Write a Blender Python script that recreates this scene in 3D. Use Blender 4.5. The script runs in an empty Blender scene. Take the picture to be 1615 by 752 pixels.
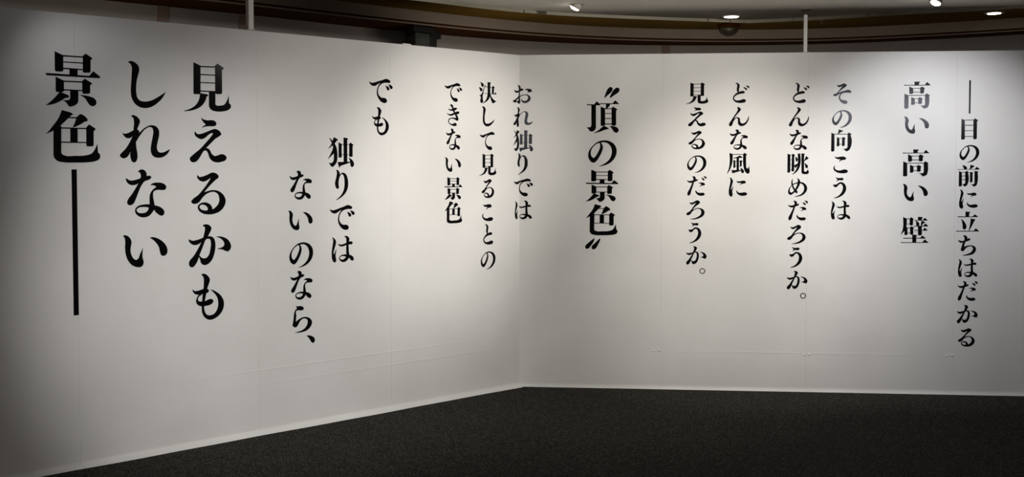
import bpy, bmesh, math, random
from mathutils import Vector, Matrix
from mathutils.geometry import tessellate_polygon
C = bpy.context.scene.collection
random.seed(7)

# ---------------------------------------------------------------- camera, world, lamps, exposure
CAM_H = 1.607
cam_d = bpy.data.cameras.new('camera'); cam = bpy.data.objects.new('camera', cam_d); C.objects.link(cam)
cam_d.sensor_fit = 'HORIZONTAL'; cam_d.sensor_width = 36.0
cam_d.lens = 36.0 * 1730.0 / 1615.0
cam_d.shift_y = (325.9 - 376.0) / 1615.0
cam_d.clip_start = 0.05
cam.location = (0, 0, CAM_H)
cam.rotation_euler = (math.radians(90 - 2.159), 0, 0)
bpy.context.scene.camera = cam

world = bpy.data.worlds.new('world'); bpy.context.scene.world = world
world.use_nodes = True
world.node_tree.nodes['Background'].inputs[0].default_value = (0.9, 0.85, 0.8, 1)
world.node_tree.nodes['Background'].inputs[1].default_value = 0.02

vs = bpy.context.scene.view_settings
vs.view_transform = 'Standard'; vs.look = 'None'; vs.gamma = 1; vs.use_curve_mapping = False
vs.exposure = 0.04

def spot(loc, target, watts, cone, blend=1.0, size=0.06, col=(1.0, 0.93, 0.84)):
    l = bpy.data.lights.new('spot_lamp', 'SPOT'); l.energy = watts; l.color = col
    l.spot_size = math.radians(cone); l.spot_blend = blend; l.shadow_soft_size = size
    o = bpy.data.objects.new('spot_lamp', l); C.objects.link(o); o.location = loc
    o.rotation_euler = (Vector(target) - Vector(loc)).to_track_quat('-Z', 'Y').to_euler()
    return o
def area(loc, target, watts, sx, sy, col=(1.0, 0.9, 0.78)):
    l = bpy.data.lights.new('area_lamp', 'AREA'); l.energy = watts; l.color = col
    l.shape = 'RECTANGLE'; l.size = sx; l.size_y = sy
    o = bpy.data.objects.new('area_lamp', l); C.objects.link(o); o.location = loc
    o.rotation_euler = (Vector(target) - Vector(loc)).to_track_quat('-Z', 'Y').to_euler()
    return o
WARM = (1.0, 0.95, 0.88); MID = (1.0, 0.97, 0.94); COOL = (0.97, 0.97, 1.0)
# exhibition spots in the ceiling, aimed at the two partition walls
spot((1.721, 5.730, 2.64), (-0.356, 7.442, 1.560), 235.8, 2 * 57.3 * 0.378, 1.0, 0.05, WARM)
spot((1.343, 5.571, 2.64), (1.660, 7.494, 1.210), 180.8, 2 * 57.3 * 0.508, 1.0, 0.05, WARM)
spot((2.722, 6.158, 2.64), (2.882, 7.394, 1.660), 119.8, 2 * 57.3 * 0.657, 1.0, 0.05, COOL)
spot((-0.725, 1.986, 2.64), (-1.352, 6.316, 0.872), 555.2, 2 * 57.3 * 0.349, 1.0, 0.05, MID)
spot((1.957, 5.296, 2.64), (0.321, 7.554, 1.733), 143.9, 2 * 57.3 * 0.949, 1.0, 0.05, WARM)
spot((-2.133, 5.112, 2.64), (-2.144, 6.189, 1.493), 8.3, 2 * 57.3 * 0.649, 1.0, 0.05, COOL)
# two upright light boxes under the ceiling behind the viewer (they glint in the glossy lettering)
area((4.15, -2.0, 2.46), (4.15, 6.0, 2.46), 34, 1.9, 0.42, (0.85, 0.85, 1.0))
area((-1.76, -2.0, 2.25), (-1.76, 6.0, 2.25), 5.0, 0.5, 0.8, (0.9, 0.9, 1.0))
# added fill lights washing the unseen west wall, whose bounce lifts the ambient level
area((-5.0, -1.0, 2.60), (-8.0, -2.5, 1.2), 130, 0.6, 3.0, (1.0, 0.86, 0.66))
area((-4.8, 2.5, 2.60), (-8.0, 2.0, 1.2), 90, 3.0, 0.6, (1.0, 0.86, 0.66))
# added uplights hidden behind the partitions to brighten the fascia and curved back wall
for lx, ly, w in ((-2.4, 7.0, 1.8), (0.1, 8.9, 4.0), (1.9, 9.1, 3.6), (4.4, 8.6, 0.7)):
    area((lx, ly, 2.15), (lx * 1.05, ly + 1.6, 2.9), w, 0.9, 0.15, (1.0, 0.90, 0.79))
area((1.8, 9.3, 2.85), (1.8, 9.3, 0), 2.0, 4.0, 0.4)

# ---------------------------------------------------------------- materials
def mat(name, col, rough=0.6, metal=0.0, spec=0.5, emit=None, estr=1.0):
    m = bpy.data.materials.new(name); m.use_nodes = True
    b = m.node_tree.nodes['Principled BSDF']
    b.inputs['Base Color'].default_value = (*col, 1); b.inputs['Roughness'].default_value = rough
    b.inputs['Metallic'].default_value = metal; b.inputs['Specular IOR Level'].default_value = spec
    if emit:
        b.inputs['Emission Color'].default_value = (*emit, 1); b.inputs['Emission Strength'].default_value = estr
    return m
def N(m, typ, **kw):
    n = m.node_tree.nodes.new(typ)
    for k, v in kw.items(): setattr(n, k, v)
    return n
def vary(m, c1, c2, scale=3.0, detail=4.0, rough=0.6, bump=0.0, bscale=200.0, stretch=(1, 1, 1), bdist=0.001, lo=0.35, hi=0.65):
    nt = m.node_tree; L = nt.links.new; b = nt.nodes['Principled BSDF']
    tc = N(m, 'ShaderNodeTexCoord'); mp = N(m, 'ShaderNodeMapping'); mp.inputs['Scale'].default_value = stretch
    L(tc.outputs['Object'], mp.inputs['Vector'])
    n = N(m, 'ShaderNodeTexNoise'); n.inputs['Scale'].default_value = scale; n.inputs['Detail'].default_value = detail
    L(mp.outputs[0], n.inputs['Vector'])
    r = N(m, 'ShaderNodeValToRGB'); r.color_ramp.elements[0].color = (*c1, 1); r.color_ramp.elements[1].color = (*c2, 1)
    r.color_ramp.elements[0].position = lo; r.color_ramp.elements[1].position = hi
    L(n.outputs['Fac'], r.inputs['Fac']); L(r.outputs['Color'], b.inputs['Base Color'])
    if bump:
        n2 = N(m, 'ShaderNodeTexNoise'); n2.inputs['Scale'].default_value = bscale; n2.inputs['Detail'].default_value = 3
        L(mp.outputs[0], n2.inputs['Vector'])
        bp = N(m, 'ShaderNodeBump'); bp.inputs['Strength'].default_value = bump; bp.inputs['Distance'].default_value = bdist
        L(n2.outputs['Fac'], bp.inputs['Height']); L(bp.outputs[0], b.inputs['Normal'])
    return m

M_PAPER = vary(mat('white_wallpaper', (0.7, 0.7, 0.68), 0.55, spec=0.3), (0.66, 0.655, 0.635), (0.72, 0.715, 0.70), 1.6, 5, bump=0.25, bscale=18, bdist=0.004)
M_CORE = mat('partition_board', (0.55, 0.52, 0.46), 0.8)
M_INK = mat('black_vinyl', (0.003, 0.003, 0.0036), 0.10, spec=0.22)
M_POST = mat('white_painted_metal', (0.62, 0.60, 0.56), 0.45)
M_STEEL = mat('dark_steel', (0.08, 0.08, 0.08), 0.4, 0.8)
M_CEIL = vary(mat('ceiling_plaster', (0.6, 0.56, 0.5), 0.85), (0.74, 0.69, 0.61), (0.80, 0.75, 0.66), 2.0, 3)
M_TRIM = vary(mat('ceiling_edge_metal', (0.5, 0.46, 0.36), 0.5), (0.20, 0.18, 0.125), (0.26, 0.235, 0.17), 1.5, 2)
M_OLIVE = vary(mat('dark_upper_ceiling', (0.3, 0.2, 0.07), 0.8, spec=0.05), (0.10, 0.056, 0.008), (0.13, 0.073, 0.012), 1.5, 3)
M_FASCIA = vary(mat('taupe_fascia', (0.36, 0.30, 0.26), 0.8), (0.26, 0.215, 0.17), (0.31, 0.255, 0.205), 1.2, 3)
M_DARK = mat('dark_brown_wood', (0.055, 0.016, 0.002), 0.8, spec=0.05)
M_BACK = vary(mat('back_wall_paint', (0.33, 0.28, 0.27), 0.85), (0.29, 0.265, 0.245), (0.34, 0.31, 0.285), 1.4, 3)
M_PIL = mat('brown_pilaster', (0.22, 0.16, 0.125), 0.7)
M_GREEN = mat('grey_green_door', (0.04, 0.05, 0.038), 0.6)
M_OLV2 = mat('olive_door_side', (0.04, 0.038, 0.015), 0.7)
M_BLACK = mat('black_gap_soffit', (0.006, 0.006, 0.006), 0.7)
M_LAMP = mat('lit_lamp', (1, 1, 1), 0.4, emit=(1.0, 0.93, 0.8), estr=14)
M_BEZEL = mat('lamp_bezel', (0.42, 0.39, 0.33), 0.5)
M_BRONZE = mat('smoked_dome', (0.05, 0.042, 0.025), 0.4, 0.2)
M_RED = mat('sprinkler_brass', (0.5, 0.22, 0.15), 0.35, 0.7)
M_OTHER = mat('hall_wall_paint', (0.5, 0.47, 0.43), 0.9)

# carpet: dark grey loops with lighter flecks
M_CARPET = mat('dark_carpet', (0.02, 0.02, 0.018), 0.95, spec=0.1)
def carpet():
    m = M_CARPET; nt = m.node_tree; L = nt.links.new; b = nt.nodes['Principled BSDF']
    tc = N(m, 'ShaderNodeTexCoord')
    v = N(m, 'ShaderNodeTexVoronoi'); v.inputs['Scale'].default_value = 170
    L(tc.outputs['Object'], v.inputs['Vector'])
    n = N(m, 'ShaderNodeTexNoise'); n.inputs['Scale'].default_value = 110; n.inputs['Detail'].default_value = 4
    L(tc.outputs['Object'], n.inputs['Vector'])
    s = N(m, 'ShaderNodeSeparateColor'); L(v.outputs['Color'], s.inputs[0])
    mx = N(m, 'ShaderNodeMath', operation='MULTIPLY'); L(s.outputs[0], mx.inputs[0]); L(n.outputs['Fac'], mx.inputs[1])
    r = N(m, 'ShaderNodeValToRGB'); e = r.color_ramp.elements
    e[0].position = 0.05; e[0].color = (0.006, 0.0057, 0.0045, 1); e[1].position = 0.62; e[1].color = (0.12, 0.113, 0.09, 1)
    k = r.color_ramp.elements.new(0.33); k.color = (0.021, 0.0198, 0.0165, 1)
    L(mx.outputs[0], r.inputs['Fac']); L(r.outputs['Color'], b.inputs['Base Color'])
    bp = N(m, 'ShaderNodeBump'); bp.inputs['Strength'].default_value = 0.6; bp.inputs['Distance'].default_value = 0.004
    L(mx.outputs[0], bp.inputs['Height']); L(bp.outputs[0], b.inputs['Normal'])
carpet()

# ---------------------------------------------------------------- helpers
def obj(name, bm, m, parent=None, kind=None, smooth=False, label=None):
    me = bpy.data.meshes.new(name); bm.normal_update(); bm.to_mesh(me); bm.free(); me.materials.append(m)
    if smooth:
        for p in me.polygons: p.use_smooth = True
    o = bpy.data.objects.new(name, me); C.objects.link(o)
    if parent: o.parent = parent
    if kind: o['kind'] = kind
    if label: o['label'] = label
    return o
def thing(name, label, cat, loc=(0, 0, 0), rotz=0.0, group=None):
    o = bpy.data.objects.new(name, None); C.objects.link(o); o.location = loc; o.rotation_euler = (0, 0, rotz)
    o.empty_display_size = 0.1; o['label'] = label; o['category'] = cat
    if group: o['group'] = group
    return o
def box(bm, x0, x1, y0, y1, z0, z1, bev=0.0):
    r = bmesh.ops.create_cube(bm, size=1.0)
    bmesh.ops.scale(bm, vec=(x1 - x0, y1 - y0, z1 - z0), verts=r['verts'])
    bmesh.ops.translate(bm, vec=((x0 + x1) / 2, (y0 + y1) / 2, (z0 + z1) / 2), verts=r['verts'])
    if bev:
        es = list({e for v in r['verts'] for e in v.link_edges})
        bmesh.ops.bevel(bm, geom=es, offset=bev, segments=2, affect='EDGES')
    return bm
def lathe(prof, seg=32):
    bm = bmesh.new(); rings = []
    for r, z in prof:
        rings.append([bm.verts.new((r * math.cos(2 * math.pi * i / seg), r * math.sin(2 * math.pi * i / seg), z)) for i in range(seg)])
    for a, b in zip(rings, rings[1:]):
        for i in range(seg):
            j = (i + 1) % seg; bm.faces.new((a[i], a[j], b[j], b[i]))
    bm.faces.new(rings[0][::-1]); bm.faces.new(rings[-1])
    bmesh.ops.recalc_face_normals(bm, faces=bm.faces)
    return bm
def spline(pts, n=8):
    out = []
    P = [pts[0]] + list(pts) + [pts[-1]]
    for i in range(1, len(P) - 2):
        p0, p1, p2, p3 = [Vector(q) for q in P[i - 1:i + 3]]
        for k in range(n):
            t = k / n
            out.append(0.5 * ((2 * p1) + (p2 - p0) * t + (2 * p0 - 5 * p1 + 4 * p2 - p3) * t * t + (3 * p1 - p0 - 3 * p2 + p3) * t ** 3))
    out.append(Vector(pts[-1])); return out
def ribbon(path, z0, z1, thick, out=1):
    """a curved wall following path (2D), thick away from the viewer"""
    bm = bmesh.new(); rows = []
    for i, p in enumerate(path):
        a = path[max(i - 1, 0)]; b = path[min(i + 1, len(path) - 1)]
        t = (Vector(b) - Vector(a)).normalized(); n = Vector((-t.y, t.x)) * thick * out
        rows.append([bm.verts.new((p.x, p.y, z0)), bm.verts.new((p.x, p.y, z1)), bm.verts.new((p.x + n.x, p.y + n.y, z1)), bm.verts.new((p.x + n.x, p.y + n.y, z0))])
    for a, b in zip(rows, rows[1:]):
        for k in range(4):
            bm.faces.new((a[k], b[k], b[(k + 1) % 4], a[(k + 1) % 4]))
    bm.faces.new(rows[0]); bm.faces.new(rows[-1][::-1])
    bmesh.ops.recalc_face_normals(bm, faces=bm.faces)
    return bm
def slab(pa, pb, z0, z1):
    """a horizontal slab between two paths with equal point counts"""
    bm = bmesh.new(); rows = []
    for a, b in zip(pa, pb):
        rows.append([bm.verts.new((a.x, a.y, z0)), bm.verts.new((a.x, a.y, z1)), bm.verts.new((b.x, b.y, z1)), bm.verts.new((b.x, b.y, z0))])
    for a, b in zip(rows, rows[1:]):
        for k in range(4):
            bm.faces.new((a[k], b[k], b[(k + 1) % 4], a[(k + 1) % 4]))
    bm.faces.new(rows[0]); bm.faces.new(rows[-1][::-1])
    bmesh.ops.recalc_face_normals(bm, faces=bm.faces)
    return bm

# ---------------------------------------------------------------- the setting
X0, X1, Y0, Y1 = -8.0, 9.0, -4.0, 12.5
obj('floor', box(bmesh.new(), X0, X1, Y0, Y1, -0.1, 0.0), M_CARPET, kind='structure')
obj('wall_rear', box(bmesh.new(), X0 - .15, X1 + .15, Y0 - 0.15, Y0, 0, 3.1), M_OTHER, kind='structure')
obj('wall_west', box(bmesh.new(), X0 - 0.15, X0, Y0, Y1, 0, 3.1), M_OTHER, kind='structure')
obj('wall_east', box(bmesh.new(), X1, X1 + 0.15, Y0, Y1, 0, 3.1), M_OTHER, kind='structure')

# curved edge of the main ceiling, then fascia and back wall behind it
trim_pts = [(-8.0, 1.0), (-5.0, 3.5), (-2.6, 5.6), (-1.5, 6.45), (-0.551, 7.231), (-0.207, 7.53), (0.236, 7.84), (0.701, 8.02), (1.181, 8.16), (1.70, 8.28), (1.84, 8.28), (2.298, 8.10), (2.739, 7.87), (3.499, 7.52), (4.6, 6.9), (6.5, 5.6), (9.0, 3.6)]
trim_path = spline(trim_pts, 6)
front = [Vector((p.x, Y0)) for p in trim_path]
obj('ceiling', slab(front, trim_path, 2.70, 3.05), M_CEIL, kind='structure')
# metal edge strip, in butted lengths along the curve
strip = bpy.data.objects.new('trim_1', None); C.objects.link(strip); strip['kind'] = 'structure'
i = 0; n = len(trim_path)
cuts = []
for jx in (-8.0, -5.0, -2.6, -1.0, 0.10, 1.50, 1.62, 2.6, 4.4, 9.0):
    cuts.append(min(range(n), key=lambda q: abs(trim_path[q].x - jx)))
for a, e in zip(cuts, cuts[1:]):
    seg = trim_path[a:e + 1]
    if len(seg) < 2: continue
    seg = [q.copy() for q in seg]
    d0 = (seg[1] - seg[0]).normalized(); seg[0] += d0 * 0.004
    d1 = (seg[-1] - seg[-2]).normalized(); seg[-1] -= d1 * 0.004
    dz = random.uniform(-0.002, 0.002)
    obj('edge_strip', ribbon(seg, 2.678 + dz, 2.7005, 0.012), M_TRIM, strip)

fascia_path = spline([(-8.0, 2.6), (-5.2, 5.2), (-3.4, 6.8), (-2.6, 7.52), (-1.908, 8.146), (-1.388, 8.66), (-0.787, 9.22), (-0.264, 9.66), (0.303, 10.05), (0.904, 10.32), (1.52, 10.475), (2.253, 10.522), (2.956, 10.42), (3.564, 10.19), (4.483, 9.66), (5.6, 8.8), (7.2, 7.3), (9.0, 5.4)], 6)
wall_pts = [(-8.0, 3.4), (-5.6, 5.6), (-3.9, 7.15), (-2.822, 8.10), (-2.056, 8.79), (-1.491, 9.36), (-0.85, 9.93), (-0.284, 10.36), (0.322, 10.69), (0.956, 10.90), (1.593, 10.98), (2.346, 10.965), (3.077, 10.84), (3.697, 10.60), (4.672, 10.05), (5.8, 9.2), (7.4, 7.8), (9.0, 6.2)]
wall_path = spline(wall_pts, 6)
def resample(path, n):
    L = [0]
    for a, b in zip(path, path[1:]): L.append(L[-1] + (b - a).length)
    out = []
    for k in range(n):
        t = L[-1] * k / (n - 1); j = 0
        while j < len(L) - 2 and L[j + 1] < t: j += 1
        f = (t - L[j]) / max(L[j + 1] - L[j], 1e-9); out.append(path[j].lerp(path[j + 1], min(f, 1)))
    return out
K = 110
tp, fp, wp = resample(trim_path, K), resample(fascia_path, K), resample(wall_path, K)
obj('ceiling_upper', slab(tp, fp, 2.90, 3.05), M_OLIVE, kind='structure')
back2 = [Vector((p.x, p.y)) for p in wp]
# the lowered band behind the fascia: fascia face, shadow gap, thin moulding, dark soffit
obj('trim_2', ribbon(fp, 2.812, 3.05, 0.05), M_FASCIA, kind='structure')
def offs(path, d):
    out = []
    for i, p in enumerate(path):
        a = path[max(i - 1, 0)]; b = path[min(i + 1, len(path) - 1)]; t = (b - a).normalized()
        out.append(Vector((p.x - t.y * d, p.y + t.x * d)))
    return out
obj('trim_3', ribbon(offs(fp, 0.02), 2.795, 2.815, 0.03), M_DARK, kind='structure')
obj('trim_4', ribbon(offs(fp, 0.005), 2.787, 2.7955, 0.03), M_FASCIA, kind='structure')
obj('ceiling_soffit', slab(offs(fp, 0.01), offs(wp, 0.02), 2.80, 2.81), M_DARK, kind='structure')
wall_back = obj('wall_back', ribbon(wp, 0, 3.05, 0.15), M_BACK, kind='structure')

def at_wall(x, path=None):
    path = path or wp
    for a, b in zip(path, path[1:]):
        if a.x <= x <= b.x:
            f = (x - a.x) / (b.x - a.x); t = (b - a).normalized(); return a.lerp(b, f), math.atan2(t.y, t.x)
# dark brown pilaster strips on the back wall
for k, (xw, w) in enumerate(((-2.62, 0.085), (-2.13, 0.07), (1.53, 0.075))):
    q, a = at_wall(xw)
    o = obj('trim_%d' % (5 + k), box(bmesh.new(), -w / 2, w / 2, -0.012, 0.02, 0, 2.80), M_PIL, kind='structure')
    o.location = (q.x, q.y, 0); o.rotation_euler = (0, 0, a)

# ---------------------------------------------------------------- the two partition walls
CORNER = Vector((0.0536, 7.9322)); AL, AR = 0.74104, -0.09362
DL = Vector((math.cos(AL), math.sin(AL))); DR = Vector((math.cos(AR), math.sin(AR)))
NL = Vector((DL.y, -DL.x)); NR = Vector((DR.y, -DR.x))       # towards the room
HW = 2.4
def wpos(s, out=0.0):
    d, n = (DL, NL) if s < 0 else (DR, NR)
    return CORNER + d * s + n * out
def partition(name, seams, side, flare, creases):
    d, n = (DL, NL) if side < 0 else (DR, NR)
    root = bpy.data.objects.new(name, None); C.objects.link(root); root['kind'] = 'structure'
    root.location = (CORNER.x, CORNER.y, 0); root.rotation_euler = (0, 0, math.atan2(d.y, d.x))
    # local frame: x along the wall, -y towards the room
    a, b = min(seams), max(seams)
    obj('core_board', box(bmesh.new(), a, b, 0.004, 0.045, 0.0, HW - 0.002), M_CORE, root)
    rnd = random.Random(3 if side < 0 else 4)
    for k in range(len(seams) - 1):
        x0, x1 = sorted((seams[k], seams[k + 1])); g = 0.0003
        x0 += g if abs(x0) > 1e-6 else 0; x1 -= g if abs(x1) > 1e-6 else 0
        bm = bmesh.new()
        zs = [HW, HW - 0.003, 2.2, 1.9, 1.6, 1.3, 1.0, 0.7]
        for zc, hh in creases:
            zs += [zc + 0.010, zc, zc - 0.010]
        zs += [0.10, 0.06, 0.038, 0.032, 0.026, 0.020, 0.015, 0.010, 0.006, 0.003, 0.0]
        zs = sorted(set(zs), reverse=True)
        m = 26; grid = []
        ph = 1.3
        for z in zs:
            row = []
            for i in range(m + 1):
                x = x0 + (x1 - x0) * i / m
                y = 0.0
                if z > HW - 0.001: y = 0.0015
                for zc, hh in creases:
                    w = 0.5 + 0.5 * math.sin(x * 2.1 + zc * 9 + ph)
                    if abs(z - zc) < 1e-6: y -= hh * w
                if z < 0.032:
                    t = 1 - z / 0.032
                    wob = 0.88 + 0.08 * math.sin(x * 4.3 + ph) + 0.05 * math.sin(x * 11 + ph * 2)
                    y -= flare * wob * t ** 1.9
                if abs(y) < 1e-9: y = 0.0
                row.append(bm.verts.new((x, y, z)))
            grid.append(row)
        for r0, r1 in zip(grid, grid[1:]):
            for i in range(m): bm.faces.new((r0[i], r1[i], r1[i + 1], r0[i + 1]))
        bk = [[bm.verts.new((x0, 0.0038, z)) for z in (HW, 0.0)], [bm.verts.new((x1, 0.0038, z)) for z in (HW, 0.0)]]
        bm.faces.new([grid[j][0] for j in range(len(grid))][::-1] + [bk[0][0], bk[0][1]][::1]) if False else None
        bm.faces.new(grid[0] + [bk[1][0], bk[0][0]])
        bm.faces.new([grid[j][0] for j in range(len(zs))] + [bk[0][1], bk[0][0]])
        bm.faces.new([grid[j][m] for j in range(len(zs))] + [bk[1][1], bk[1][0]])
        bm.faces.new(grid[-1] + [bk[1][1], bk[0][1]])
        bmesh.ops.recalc_face_normals(bm, faces=bm.faces)
        o = obj('panel', bm, M_PAPER, root, smooth=False)
    return root
wl = partition('wall_left', [0, -1.145, -2.117, -3.185, -4.2, -5.2], -1, 0.040, [(0.385, 0.0012), (0.30, 0.0009)])
wr = partition('wall_right', [0, 1.02, 2.04, 3.05, 4.06, 5.06], 1, 0.012, [(0.275, 0.0008)])

for s_, z_ in ((0.99, 0.275), (2.05, 0.262), (3.03, 0.272)):      # puckers in the paper
    bm = bmesh.new()
    for dx, dz, rx in ((-0.022, 0.0, 0.011), (0.016, 0.004, 0.014)):
        q = bmesh.ops.create_uvsphere(bm, u_segments=12, v_segments=6, radius=1.0)
        bmesh.ops.scale(bm, vec=(rx, 0.003, 0.007), verts=q['verts']); bmesh.ops.translate(bm, vec=(dx, 0, dz), verts=q['verts'])
    o = obj('paper_pucker', bm, M_PAPER, wr, smooth=True); o.location = (s_, 0, z_)

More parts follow.
